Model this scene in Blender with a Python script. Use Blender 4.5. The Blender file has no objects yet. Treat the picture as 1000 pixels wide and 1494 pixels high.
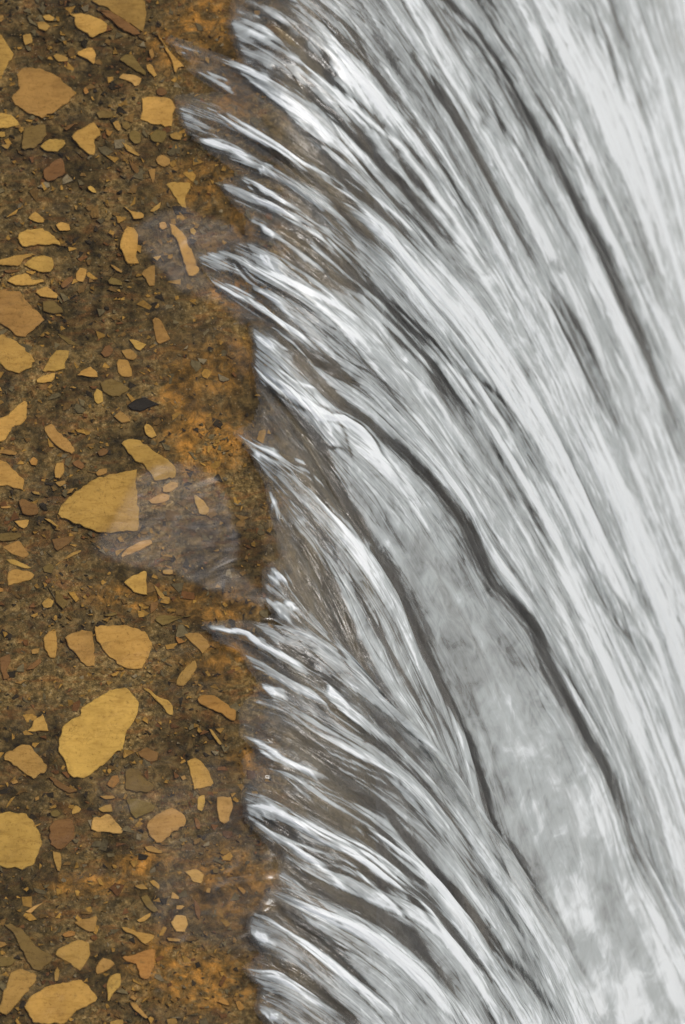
EXPOSURE = 0.5
# Stones traced one by one: (tile, tone, label, outline in quarter millimetres within the tile)
# tones: g gold tan, d dull tan, b brown, o olive, p pale pinkish tan, r rust orange, k black
TILE = dict(A=(0, 0), B=(150, 0), C=(0, 250), D=(150, 250), E=(0, 500), F=(150, 500), G=(0, 750),
            H=(150, 750), I=(0, 1000), J=(150, 1000), K=(0, 1244), L=(150, 1244))
STONES = [
('A','d','large tan stone cut off by the top edge, above a thin brown strip',[(530,0),(600,-60),(800,-40),(850,30),(850,110),(838,190),(790,160),(700,100),(600,35)]),
('A','b','thin brown strip of stone under the large top edge stone',[(560,50),(640,60),(720,110),(800,170),(830,200),(780,205),(690,160),(640,110)]),
('A','g','bright wedge stone near the top with a long pointed upper left corner',[(400,75),(450,80),(520,85),(570,105),(630,140),(620,185),(545,220),(490,190),(440,150),(440,100)]),
('A','g','little tan chip left of the bright wedge stone, the upper of two',[(245,95),(285,82),(325,100),(310,125),(265,120)]),
('A','d','dull little chip left of the bright wedge stone, the lower of two',[(215,130),(260,125),(300,155),(270,185),(225,170)]),
('A','d','small squarish dull stone above the broad rounded stone near the top',[(130,205),(180,195),(195,250),(145,268)]),
('A','g','tan stone with a blunt point, cut by the left edge near the top',[(-60,200),(0,195),(30,240),(85,315),(50,380),(20,440),(-60,450)]),
('A','d','tiny tan chip at the left edge, topmost along that edge',[(-20,90),(20,85),(30,110),(-10,140)]),
('A','d','small flat orange tan chip left of the fan shaped bright stone',[(305,325),(330,310),(400,335),(400,360),(340,362)]),
('A','g','small bright fan shaped stone below the bright wedge stone',[(445,315),(490,285),(540,275),(565,320),(550,380),(510,345)]),
('A','o','olive tan slanted stone pointing down right, above the pale boot shaped stone',[(695,350),(730,318),(775,320),(855,430),(850,442),(800,420)]),
('A','d','tiny upright chip just above the end of the olive slanted stone',[(865,290),(890,280),(905,330),(885,350)]),
('A','g','small oval stone touching the lower end of the olive slanted stone',[(850,375),(880,370),(920,440),(900,455),(855,400)]),
('A','p','pale boot shaped stone beneath the olive slanted stone',[(690,455),(720,425),(790,440),(830,455),(815,500),(785,510),(770,480)]),
('A','d','broad rounded brownish tan stone, the largest in the top part of the bed',[(100,435),(130,400),(190,392),(250,402),(320,435),(355,450),(370,480),(415,510),(440,560),(410,590),(300,665),(245,695),(150,650),(75,600),(65,570),(120,515),(105,480)]),
('B','g','long narrow splinter stone pointing at the topmost water fingers',[(320,200),(345,230),(400,310),(450,360),(480,390),(440,395),(425,430),(410,390),(380,310),(350,255)]),
('B','g','square tan stone with a dark nick, touching the water lip',[(220,570),(300,562),(395,575),(430,630),(410,665),(405,740),(300,725),(215,700),(235,650)]),
('B','b','small brown stone sitting on top of the square stone',[(310,520),(350,505),(380,540),(350,560),(315,550)]),
('A','g','tan stone at the left edge below the broad rounded stone',[(-60,660),(10,655),(80,680),(115,730),(60,745),(-60,750)]),
('A','g','tiny tan stone at the left edge beside the dull four sided stone',[(-10,765),(30,765),(35,800),(-10,800)]),
('A','o','dull olive brown four sided stone left of the bright heart shaped stone',[(145,740),(265,725),(275,790),(200,870),(125,870),(130,790)]),
('A','d','tiny triangular chip below left of the dull four sided stone',[(0,845),(65,840),(45,875)]),
('A','g','bright leaf shaped stone between the dull four sided and the heart shaped stones',[(230,855),(290,810),(380,815),(385,840),(335,890),(260,880)]),
('A','g','bright heart shaped stone with a notch on its right side',[(415,800),(450,760),(510,730),(550,712),(575,750),(590,790),(550,815),(555,870),(550,910),(520,905),(480,870),(455,840)]),
('A','b','thin brown chip just above left of the heart shaped stone',[(370,750),(400,730),(450,715),(420,740),(390,765)]),
('A','d','small tan chip left of the olive pebble, right of the heart shaped stone',[(655,715),(690,700),(710,740),(700,770),(670,745)]),
('A','o','small olive pebble just below left of the square stone',[(710,715),(745,705),(765,745),(740,765),(712,745)]),
('A','o','round dull brown pebble below left of the square stone',[(750,775),(790,755),(830,785),(825,830),(785,840),(755,810)]),
('B','o','dull mottled stone directly under the square stone',[(270,790),(310,755),(370,760),(375,800),(345,840),(280,820)]),
('B','d','small tan stone under the right corner of the square stone',[(385,785),(430,768),(468,780),(455,820),(400,810)]),
('B','d','thin slanted sliver between the heart shaped and square stones, lower down',[(105,820),(140,840),(220,905),(210,915),(140,880)]),
('A','o','dull flat pebble right above the heart shaped stone',[(560,660),(610,635),(665,665),(655,690),(580,695)]),
('A','r','tiny ragged chip touching the right side of the heart shaped stone',[(620,745),(640,770),(665,760),(640,800),(620,785)]),
('A','b','brown kite shaped stone below the leaf shaped stone',[(250,990),(330,930),(360,920),(380,960),(385,1010),(360,1030),(280,1065),(255,1040)]),
('B','d','small lumpy tan stone below the square stone, above the funnel shaped stone',[(305,930),(340,900),(395,925),(395,960),(360,980),(320,960)]),
('B','b','thin brown sliver slanting down left of the funnel shaped stone',[(150,930),(190,960),(220,1000),(200,1020),(170,985)]),
('C','d','slim upright chip left of the funnel shaped stone',[(860,-10),(910,-20),(905,40),(895,75),(880,40)]),
('C','g','tiny drop shaped chip right of the brown kite shaped stone',[(510,90),(530,80),(555,100),(570,130),(540,125),(515,105)]),
('C','p','tiny pale chip below the drop shaped chip',[(430,195),(460,200),(445,230)]),
('C','g','small peaked stone above the hump backed stone at the left',[(160,275),(180,250),(205,232),(255,270),(262,300),(220,300)]),
('C','g','small rounded stone right of the peaked stone',[(325,310),(360,295),(405,305),(415,345),(350,350)]),
('C','g','bright hump backed stone with a ragged underside near the left edge',[(105,390),(120,355),(200,335),(250,325),(300,370),(345,405),(355,440),(310,420),(240,430),(180,430),(155,448),(115,415)]),
('C','g','thin streaked stone at the left edge, touching the rounded oblong stone',[(-40,530),(10,510),(100,490),(180,480),(215,482),(140,515),(100,555),(0,545)]),
('C','g','rounded oblong tan stone below the hump backed stone',[(135,550),(190,500),(260,492),(305,505),(318,545),(295,590),(230,590),(180,570)]),
('C','g','flat bright stone with a tail below the rounded oblong stone',[(40,640),(80,610),(165,595),(190,635),(255,625),(260,650),(190,665),(90,668)]),
('C','b','thin brown sliver squeezed between two flat stones near the left edge',[(20,575),(110,570),(125,582),(70,592),(30,590)]),
('C','g','small flat triangular stone above the olive wedge stone',[(205,705),(270,668),(300,690),(345,725),(330,745),(240,732)]),
('C','o','olive wedge stone right of the big angular left edge stone',[(245,760),(310,752),(370,810),(370,830),(300,830),(250,815)]),
('C','d','big angular tan stone at the left edge, pointing right',[(-60,700),(0,695),(120,700),(150,750),(210,810),(262,870),(210,910),(150,970),(100,965),(0,885),(-60,870)]),
('E','g','big tan slab at the left edge just below the big angular stone',[(-60,-40),(30,-45),(100,-10),(150,50),(212,110),(160,150),(110,182),(50,165),(0,120),(-60,90)]),
('C','g','small bright upright block right of the flat stone with a tail',[(440,600),(465,560),(510,570),(500,620),(485,650),(445,640)]),
('C','b','brown chip leaning on the small bright upright block',[(350,670),(385,625),(425,605),(430,640),(400,665),(370,685)]),
('C','o','dull olive chip below left of the tall vase shaped stone',[(625,640),(650,615),(720,645),(715,670),(640,660)]),
('C','d','thin sliver right below the tall vase shaped stone',[(640,540),(670,550),(720,585),(710,595),(680,580)]),
('C','g','tall vase shaped tan stone left of the purple grey sheen',[(700,410),(715,370),(740,325),(780,325),(808,370),(800,440),(795,500),(815,540),(745,540),(725,500),(700,450)]),
('C','g','bright thin wedge above the tall vase shaped stone',[(720,200),(760,228),(845,250),(840,275),(780,280),(765,245)]),
('C','d','fish tail shaped stone right below the tall vase shaped stone',[(820,600),(860,565),(905,545),(905,620),(905,670),(870,675),(850,625)]),
('D','g','funnel shaped tan stone tapering down to the purple grey sheen',[(365,75),(400,60),(515,65),(510,100),(480,150),(490,220),(460,210),(430,160),(400,120)]),
('D','g','long curved finger shaped stone inside the purple grey sheen',[(385,300),(420,310),(480,375),(500,440),(540,510),(565,580),(520,615),(500,610),(470,510),(440,420),(400,340)]),
('D','p','small pale chip at the upper end of the long curved stone',[(325,300),(365,292),(380,330),(350,345),(330,330)]),
('D','g','small tan pebble right of the long curved stone',[(505,335),(530,325),(552,350),(535,380),(510,360)]),
('D','p','tiny pale chip above the fish tail shaped stone',[(290,500),(345,490),(320,525)]),
('D','d','thin slanting chip above the purple grey sheen, left of the funnel shaped stone',[(270,235),(300,205),(345,175),(335,215),(300,240)]),
('D','d','tall tapered stone below the fish tail shaped stone',[(285,870),(305,850),(340,870),(370,930),(400,980),(330,1010),(310,980),(300,930)]),
('C','o','thin olive sliver above the upright four sided stone',[(330,945),(370,955),(440,1000),(460,1020),(400,1010)]),
('E','g','upright four sided tan stone right of the big left edge slab',[(245,165),(290,90),(330,45),(410,45),(400,90),(375,120),(385,155),(320,170)]),
('E','g','small flat block directly under the upright four sided stone',[(210,215),(250,190),(325,175),(315,215),(300,230),(215,235)]),
('E','g','small sail shaped stone right of the flat block',[(445,190),(490,155),(530,135),(570,175),(572,205),(500,198)]),
('E','b','small brown tan pebble above the sail shaped stone',[(585,60),(610,20),(640,10),(665,40),(640,80),(610,90)]),
('E','d','small oval stone lying on top of the tooth shaped stone',[(705,45),(760,35),(805,75),(780,105),(735,95)]),
('E','g','tooth shaped tan stone above the olive almond stone',[(680,120),(690,95),(745,100),(770,150),(772,200),(710,200),(685,170)]),
('E','g','small bright arrowhead stone left of the tall tapered stone',[(750,-20),(800,-15),(860,10),(820,50),(785,30)]),
('E','o','dull olive almond stone left of the black stone',[(580,230),(650,205),(720,240),(765,270),(730,295),(660,320),(600,285)]),
('E','g','small upright oval stone below left of the olive almond stone',[(545,300),(565,265),(600,285),(605,345),(570,365),(550,340)]),
('E','k','the only black stone, flat and jagged',[(740,370),(800,330),(850,315),(900,345),(940,360),(860,380),(820,405),(770,395)]),
('E','d','small tan stone just below left of the black stone',[(660,430),(700,395),(750,430),(765,460),(710,470)]),
('E','g','bright oval stone below the black stone',[(835,490),(855,468),(890,490),(920,545),(885,560),(850,535)]),
('E','g','hooked tan stone at the left edge curving up to a point',[(-60,450),(30,430),(100,370),(140,335),(158,345),(155,440),(130,470),(70,490),(30,570),(-60,600)]),
('E','d','slanted club shaped stone right of the hooked stone',[(255,490),(300,470),(330,510),(400,570),(440,630),(420,655),(340,610),(290,560)]),
('E','d','thin flat sliver at the left edge under the hooked stone',[(-40,620),(60,625),(110,640),(90,660),(-40,640)]),
('E','g','broad slab at the left edge sloping down right under the thin flat sliver',[(-60,670),(20,690),(100,760),(145,800),(135,865),(60,840),(-60,820)]),
('E','r','small orange pebble above the broad sloping left edge slab',[(170,690),(195,662),(225,685),(215,720),(180,715)]),
('E','g','small thumb shaped stone below the club shaped stone',[(318,740),(330,700),(375,700),(378,745),(350,795),(320,790)]),
('E','d','small chip directly under the thumb shaped stone',[(318,815),(380,800),(390,820),(350,845)]),
('F','g','long tan stone whose lower end lies in the pale sheen, above the fan shaped giant',[(105,590),(140,565),(200,565),(260,590),(290,630),(380,680),(430,740),(425,790),(370,800),(300,810),(250,720),(190,690),(140,630)]),
('F','p','pale pebble under the lower end of the long tan stone',[(345,840),(400,812),(445,815),(440,845),(390,875),(350,875)]),
('F','p','pale knobbly stone below the pale pebble, right of the fan shaped giant',[(265,920),(300,900),(350,880),(395,890),(390,920),(330,940),(280,942)]),
('F','p','pale wedge stone alone in the middle of the pale sheen',[(528,890),(545,885),(600,935),(625,985),(600,1010),(560,1000),(540,940)]),
('E','g','giant fan shaped tan stone with a pale lower right corner',[(350,960),(400,900),(550,800),(640,770),(760,750),(805,738),(795,850),(815,1000),(800,1098),(680,1105),(590,1110),(480,1070),(360,1025),(335,1000)]),
('E','d','small brick shaped chip just above the fan shaped giant',[(555,760),(580,735),(630,730),(625,765),(570,780)]),
('E','b','dull brown stone left of the fan shaped giant',[(105,920),(130,905),(220,950),(230,1000),(180,1010),(130,1000)]),
('E','d','tiny flat chip at the left edge below the broad sloping slab',[(0,955),(70,950),(60,968),(10,970)]),
('E','d','tiny slanted chip beside the upper left side of the fan shaped giant',[(385,885),(410,850),(440,845),(420,875)]),
('E','b','brown pebble right of the thumb shaped stone',[(415,700),(460,680),(500,720),(480,745),(440,725)]),
('E','d','tiny chip between the thumb shaped stone and the dull brown stone',[(180,865),(230,870),(240,890),(200,885)]),
('E','b','round brown pebble above the brick shaped chip',[(565,640),(600,610),(640,625),(620,655),(580,665)]),
('G','g','small fan shaped chip below the dull brown stone',[(80,40),(130,35),(175,30),(160,75),(140,90),(110,75)]),
('G','d','slim chip against the lower left side of the fan shaped giant',[(255,25),(290,25),(345,70),(330,75)]),
('G','o','olive flat stone at the left edge above the brownish diamond stone',[(-40,120),(60,108),(130,112),(125,140),(60,160),(-40,155)]),
('G','d','brownish diamond stone under the olive flat stone',[(10,200),(60,170),(115,155),(175,235),(140,260),(90,240)]),
('G','b','brown triangular stone below the fan shaped giant',[(300,145),(445,125),(400,180),(335,220),(315,200)]),
('G','d','thin bent sliver below the brown triangular stone',[(365,270),(410,230),(480,205),(470,225),(400,260)]),
('G','g','thin stretched stone lying along the top of the bun shaped stone',[(30,265),(90,265),(140,290),(190,315),(150,320),(60,290)]),
('G','g','bun shaped bright stone near the left edge with a squared left end',[(45,340),(90,318),(160,330),(205,355),(180,385),(120,400),(45,420)]),
('G','r','tiny orange chip at the left edge below the bun shaped stone',[(-20,425),(25,435),(20,455),(-20,460)]),
('G','o','dull round pebble right of the bun shaped stone',[(245,310),(290,285),(320,310),(300,350),(255,340)]),
('G','p','pale finger shaped stone inside the pale sheen, below the fan shaped giant',[(705,245),(740,200),(830,155),(885,145),(895,175),(830,205),(770,235),(715,258)]),
('G','g','triangular tan stone with a straight upright right side, below the pale sheen',[(720,400),(770,360),(840,330),(855,330),(860,475),(800,465),(750,425)]),
('G','o','olive ragged chip right of the little gold pebble, below the bun shaped stone',[(320,445),(340,440),(375,495),(405,510),(370,560),(325,515)]),
('G','g','little gold pebble below right of the bun shaped stone',[(240,520),(280,485),(320,510),(300,545),(255,550)]),
('G','g','upright spindle shaped stone left of the inverted triangular stone',[(250,730),(285,680),(330,685),(335,760),(325,845),(290,840),(265,790)]),
('G','d','inverted triangular stone left of the large rounded pentagon stone',[(375,720),(440,690),(540,680),(550,760),(555,890),(500,890),(450,830),(400,765)]),
('G','g','large rounded pentagon stone, bright, with a straight top',[(550,650),(640,650),(760,655),(860,700),(890,750),(880,800),(830,905),(760,908),(680,880),(600,790),(560,720)]),
('G','d','small curled chip right of the triangular stone with an upright side',[(895,405),(920,430),(965,480),(955,505),(920,470)]),
('H','o','pale olive stone with a long right tail, above the pentagon stone',[(300,615),(350,585),(400,590),(430,600),(520,590),(440,615),(350,655)]),
('H','d','tan bent stone just left of the lowest long water finger tip',[(470,700),(560,690),(600,730),(630,775),(580,820),(550,780),(500,730)]),
('H','d','slanted tan stone below the bent stone, leaning right',[(480,890),(540,850),(552,890),(520,950),(470,1010),(425,1000),(440,950)]),
('H','r','small rust chip against the left end of the bent stone',[(420,710),(460,730),(490,745),(440,760)]),
('G','o','tiny flat chip above the large rounded pentagon stone',[(605,590),(680,570),(690,585),(640,600)]),
('G','b','brown slanted chip below left of the spindle shaped stone',[(150,910),(190,870),(240,835),(245,870),(200,905)]),
('G','b','ragged brown stone at the left edge level with the pentagon stone',[(0,840),(60,815),(65,860),(40,920),(60,950),(20,970),(0,900)]),
('G','d','tiny tan chip beside the lower part of the spindle shaped stone',[(180,790),(235,780),(225,815),(185,820)]),
('H','p','small pale block at the lower edge of the pale sheen',[(345,325),(410,320),(412,355),(350,350)]),
('G','b','brown chip above the pale olive stone with a tail',[(875,520),(930,505),(920,550),(880,585)]),
('G','d','thin flat chip below the brown slanted chip near the left edge',[(80,980),(160,965),(120,995)]),
('I','g','giant rough boulder face with a chipped right side, lower left',[(465,140),(550,80),(640,30),(730,8),(770,50),(815,100),(805,170),(770,230),(730,280),(720,370),(660,410),(600,470),(490,545),(430,540),(390,490),(380,440),(340,390),(345,310),(365,240),(420,195),(470,180)]),
('J','g','claw shaped stone curving off the top right of the rough giant',[(230,10),(270,20),(330,70),(380,85),(410,120),(410,175),(390,175),(350,125),(300,75)]),
('I','g','small star shaped stone left of the rough giant',[(155,270),(190,240),(195,200),(235,185),(250,160),(265,210),(288,270),(230,265)]),
('I','d','rounded diamond stone below the star shaped stone',[(20,415),(90,365),(175,345),(230,410),(280,460),(270,500),(195,550),(140,510),(80,470)]),
('I','d','tiny chip below the rounded diamond stone',[(60,560),(100,545),(110,570),(75,580)]),
('I','d','tiny tan chip above the big round left edge stone',[(200,655),(230,640),(235,665),(205,680)]),
('I','g','small drop shaped stone below the rough giant, above the brown banded stone',[(415,740),(440,695),(480,720),(465,745),(420,757)]),
('I','g','small gold block on top of the pinkish trapezoid stone',[(570,720),(620,695),(655,690),(662,740),(600,742)]),
('I','d','thin flat sliver above the small gold block',[(575,645),(660,640),(680,660),(620,668)]),
('I','o','upper of two olive stones right below the rough giant',[(730,500),(760,480),(810,490),(840,540),(910,590),(870,625),(780,620),(730,610)]),
('I','o','lower of two olive stones right below the rough giant',[(735,660),(800,660),(910,700),(900,735),(830,760),(795,785),(760,745)]),
('I','p','pinkish trapezoid stone left of the speckled pale stone',[(530,840),(545,770),(640,750),(680,800),(722,845),(715,865),(620,855),(570,860)]),
('J','p','speckled pale rounded stone below the two olive stones',[(255,810),(300,765),(400,712),(440,735),(490,780),(485,810),(400,860),(340,920),(310,920),(270,870)]),
('I','g','big round tan stone cut by the left edge',[(-60,750),(60,735),(130,745),(200,800),(240,870),(245,930),(225,976),(200,1046),(130,1081),(60,1066),(-60,1061)]),
('I','b','brown banded blocky stone right of the big round stone',[(290,820),(320,785),(410,775),(440,830),(435,900),(380,950),(330,960),(290,930)]),
('K','d','narrow tail like stone hanging below the brown banded stone',[(305,-10),(355,0),(360,40),(350,110),(335,110),(315,50)]),
('I','o','small olive pebble on top of the brown banded stone',[(290,740),(330,720),(360,745),(340,770),(300,765)]),
('I','b','brown curved stone under the lower left end of the rough giant',[(285,530),(330,545),(400,590),(460,620),(400,630),(330,590)]),
('I','r','orange brown oval stone left of the upper olive stone',[(620,580),(650,530),(690,520),(700,560),(660,605)]),
('I','b','brown streaked stone at the lower right of the rough giant',[(800,390),(860,360),(930,390),(920,440),(880,450),(820,420)]),
('J','r','orange slab shaped stone tilted down right, touching the water lip',[(550,80),(570,58),(630,55),(690,85),(780,145),(775,210),(720,190),(640,140),(570,110)]),
('J','g','shark fin shaped tan stone above the upright pale block',[(490,440),(540,420),(590,455),(650,570),(630,590),(530,610),(520,540),(505,480)]),
('J','g','slim upright stone below the shark fin shaped stone',[(555,650),(595,635),(600,680),(580,740),(550,725)]),
('J','p','upright pale block with rusty stains, beside the water lip',[(665,650),(750,645),(760,710),(740,790),(710,812),(680,795),(670,730)]),
('J','b','small brown sliver below the slim upright stone',[(530,765),(560,780),(575,840),(550,840)]),
('J','d','thin curved sliver below the orange slab shaped stone',[(615,250),(640,255),(700,345),(680,350)]),
('J','d','flat sliver just under the speckled pale stone',[(240,940),(290,935),(355,975),(340,985),(260,970)]),
('J','p','tiny pale pebble left of the shark fin shaped stone',[(450,530),(480,520),(495,545),(465,560)]),
('K','g','small bright chip above the small crescent stone, the upper right of two',[(870,165),(900,155),(935,190),(930,220),(895,195)]),
('K','d','dull flat chip left of the small bright chip, above the small crescent stone',[(780,195),(830,180),(870,215),(820,215)]),
('K','g','small bright crescent stone above the bright pointed wedge',[(795,395),(840,370),(885,345),(880,375),(840,405),(810,408)]),
('K','o','olive tapered stone touching the top of the small crescent stone',[(820,260),(860,240),(890,290),(930,340),(900,355),(860,320)]),
('K','g','bright pointed wedge stone above the pitted orange stone',[(705,430),(740,435),(820,465),(900,480),(905,495),(850,540),(800,495),(720,455)]),
('K','d','inverted corner shaped stone above the rounded triangular stone, lower left',[(430,405),(500,385),(565,365),(555,465),(520,465),(460,430)]),
('K','o','olive crescent shaped stone curving down right, lower left',[(18,420),(60,408),(120,440),(180,510),(230,560),(310,615),(290,650),(240,690),(190,680),(150,620),(110,540),(75,470)]),
('K','d','small tan chip at the left edge beside the olive crescent stone',[(-40,520),(30,520),(45,540),(-40,570)]),
('K','o','dull olive stone at the left edge below the small tan chip',[(-40,615),(60,605),(95,625),(50,670),(-40,660)]),
('K','d','rounded triangular stone right of the olive crescent stone',[(320,600),(380,540),(460,505),(525,530),(530,590),(500,650),(470,695),(430,670),(390,635)]),
('K','d','brownish upright oblong stone in the bottom left corner',[(60,700),(130,675),(215,715),(210,750),(150,820),(80,900),(40,950),(-10,930),(20,820)]),
('K','g','large layered stone with grey streaks at the bottom edge',[(140,900),(170,850),(260,790),(330,765),(480,740),(520,780),(570,850),(520,890),(430,935),(390,990),(300,1000),(190,995)]),
('K','d','tiny upright chip above the large layered stone',[(315,700),(335,660),(350,690),(340,750),(318,755)]),
('K','d','small bread shaped stone right of the rounded triangular stone',[(560,670),(600,610),(650,625),(675,655),(620,690),(565,715)]),
('K','g','bright leaf shaped stone with a stalk, right of the large layered stone',[(620,770),(640,720),(680,700),(705,705),(705,780),(660,820),(640,870),(625,870),(630,820)]),
('K','r','pitted orange T shaped stone under the bright pointed wedge',[(710,610),(790,595),(840,570),(910,565),(905,640),(870,740),(820,730),(795,650),(740,640)]),
('K','d','slim slanted sliver near the bottom, right of the leaf with a stalk',[(755,870),(790,880),(830,920),(870,965),(850,970),(780,915)]),
('K','d','tiny chip at the upper end of the slim slanted sliver',[(755,850),(770,825),(800,850),(790,868)]),
('K','d','small squarish stone cut by the bottom edge, right of the layered stone',[(640,985),(720,970),(720,1010),(640,1010)]),
('K','p','thin pale splinter above the olive crescent stone',[(145,345),(200,310),(270,285),(240,305),(180,355)]),
('L','p','round greyish tan pebble in the lower pinkish sheen',[(395,405),(430,362),(485,370),(500,420),(480,470),(430,465)]),
('L','p','pale mitten shaped stone above the round greyish pebble',[(475,110),(545,95),(595,130),(575,185),(530,175),(510,140)]),
('L','p','tiny pale triangle between the mitten shaped stone and the round pebble',[(395,270),(405,225),(450,260),(445,275)]),
('L','p','tiny pale chip resting just above the round greyish pebble',[(425,335),(430,305),(485,310),(460,335)]),
('L','d','tiny tan chip right below the mitten shaped stone',[(600,235),(610,200),(635,205),(630,240)]),
('L','b','thin brown upright sliver right of the round greyish pebble',[(530,270),(555,290),(575,340),(565,395),(540,360)]),
('L','d','flat sliver just under the round greyish pebble',[(370,495),(460,505),(450,520),(385,518)]),
('L','r','small rust stone near the bottom water fingers, the left of two',[(665,870),(700,840),(725,860),(745,895),(700,885)]),
('L','r','tiny orange chip close to the lip in the pinkish sheen',[(785,205),(800,195),(840,225),(825,248)]),
('L','r','small rust stone near the bottom water fingers, the right of two',[(770,870),(800,860),(830,910),(800,930)]),
('L','d','flat tan chip cut by the bottom edge, nearer the water',[(370,970),(430,965),(440,1000),(380,1005)]),
('L','o','dull chip right of the mitten shaped stone',[(640,90),(680,90),(675,125),(640,120)]),
('A','r','tiny rust chip right of the broad rounded stone near the top',[(485,520),(500,505),(525,540),(495,555)]),
('K','r','flat orange chip left of the inverted corner shaped stone',[(355,480),(400,455),(445,460),(440,485),(380,495)]),
]
import bpy, math, random
import numpy as np
from mathutils import Vector

random.seed(4)
R = np.random.default_rng(11)
scene = bpy.context.scene
COL = scene.collection

# ---------------------------------------------------------------- camera: looking along the crest of the weir
PITCH = math.radians(62)
DIST = 8.0
FOC = 8000.0                      # one photograph pixel is one millimetre at the crest
SP, CP = math.sin(PITCH), math.cos(PITCH)
FWD = np.array([0, CP, -SP]); UP = np.array([0, SP, CP]); RT = np.array([1.0, 0, 0])
CAM = -FWD * DIST

def lift(u, w, z):
    """point at height z on the line of sight through photograph point (u, w)"""
    u = np.asarray(u, float); w = np.asarray(w, float); z = np.broadcast_to(np.asarray(z, float), u.shape)
    a = (u - 500) / FOC; b = -(w - 747) / FOC
    d = FWD[None] + a.reshape(-1, 1) * RT + b.reshape(-1, 1) * UP
    t = (z.reshape(-1) - CAM[2]) / d[:, 2]
    return (CAM + t[:, None] * d)

def project(P):
    q = P - CAM
    d = q @ FWD
    return 500 + FOC * (q @ RT) / d, 747 - FOC * (q @ UP) / d

cam = bpy.data.cameras.new("camera")
cam.sensor_fit = 'VERTICAL'; cam.sensor_height = 24; cam.sensor_width = 24
cam.lens = 24 * FOC / 1494
cam.clip_start = 0.1; cam.clip_end = 500
cam.dof.use_dof = True; cam.dof.focus_distance = 7.95; cam.dof.aperture_fstop = 3.4
co = bpy.data.objects.new("camera", cam); COL.objects.link(co)
co.location = CAM; co.rotation_euler = (math.pi / 2 - PITCH, 0, 0)
scene.camera = co

# ---------------------------------------------------------------- helpers
_lat = {}
def vn(x, y, seed=0):
    """smooth value noise 0..1"""
    if seed not in _lat:
        _lat[seed] = np.random.default_rng(1000 + seed).random((256, 256)).astype(np.float32)
    L = _lat[seed]
    xi = np.floor(x).astype(np.int64); yi = np.floor(y).astype(np.int64)
    fx = x - xi; fy = y - yi
    fx = fx * fx * fx * (fx * (fx * 6 - 15) + 10); fy = fy * fy * fy * (fy * (fy * 6 - 15) + 10)
    a = L[xi & 255, yi & 255]; b = L[(xi + 1) & 255, yi & 255]
    c = L[xi & 255, (yi + 1) & 255]; d = L[(xi + 1) & 255, (yi + 1) & 255]
    return (a * (1 - fx) + b * fx) * (1 - fy) + (c * (1 - fx) + d * fx) * fy

def fbm(x, y, seed=0, n=4):
    s = 0; amp = .5; tot = 0
    for k in range(n):
        s = s + amp * vn(x * 2**k, y * 2**k, seed + k); tot += amp; amp *= .55
    return s / tot

def sstep(a, b, x):
    t = np.clip((x - a) / (b - a), 0, 1)
    return t * t * (3 - 2 * t)

def seg_dist(u, w, pts):
    """distance to a polyline and position 0..1 along it"""
    pts = np.asarray(pts, float)
    best = np.full(u.shape, 1e9); pos = np.zeros(u.shape)
    L = np.concatenate([[0], np.cumsum(np.hypot(*np.diff(pts, axis=0).T))])
    for i in range(len(pts) - 1):
        ax, ay = pts[i]; bx, by = pts[i + 1]
        dx, dy = bx - ax, by - ay
        t = np.clip(((u - ax) * dx + (w - ay) * dy) / (dx * dx + dy * dy + 1e-9), 0, 1)
        d = np.hypot(u - ax - t * dx, w - ay - t * dy)
        m = d < best
        best = np.where(m, d, best); pos = np.where(m, (L[i] + t * (L[i + 1] - L[i])) / L[-1], pos)
    return best, pos

def inside(u, w, poly):
    poly = np.asarray(poly, float); r = np.zeros(u.shape, bool); n = len(poly)
    for i in range(n):
        x1, y1 = poly[i]; x2, y2 = poly[(i + 1) % n]
        if y1 == y2: continue
        c = ((y1 > w) != (y2 > w)) & (u < (x2 - x1) * (w - y1) / (y2 - y1) + x1)
        r ^= c
    return r

def sdist(u, w, poly):
    """signed distance, positive inside"""
    d, _ = seg_dist(u, w, list(poly) + [poly[0]])
    return np.where(inside(u, w, poly), d, -d)

def smooth_line(pts, n):
    """centripetal-ish Catmull-Rom through pts, n samples spread by length"""
    p = np.asarray(pts, float)
    p = np.vstack([2 * p[0] - p[1], p, 2 * p[-1] - p[-2]])
    out = []
    for i in range(1, len(p) - 2):
        t = np.linspace(0, 1, 24, endpoint=False)[:, None]
        p0, p1, p2, p3 = p[i - 1], p[i], p[i + 1], p[i + 2]
        out.append(.5 * (2 * p1 + (p2 - p0) * t + (2 * p0 - 5 * p1 + 4 * p2 - p3) * t * t + (3 * p1 - p0 - 3 * p2 + p3) * t**3))
    out.append(p[-2][None]); q = np.vstack(out)
    l = np.concatenate([[0], np.cumsum(np.hypot(*np.diff(q, axis=0).T))])
    s = np.linspace(0, l[-1], n)
    return np.stack([np.interp(s, l, q[:, 0]), np.interp(s, l, q[:, 1])], 1)

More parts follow.
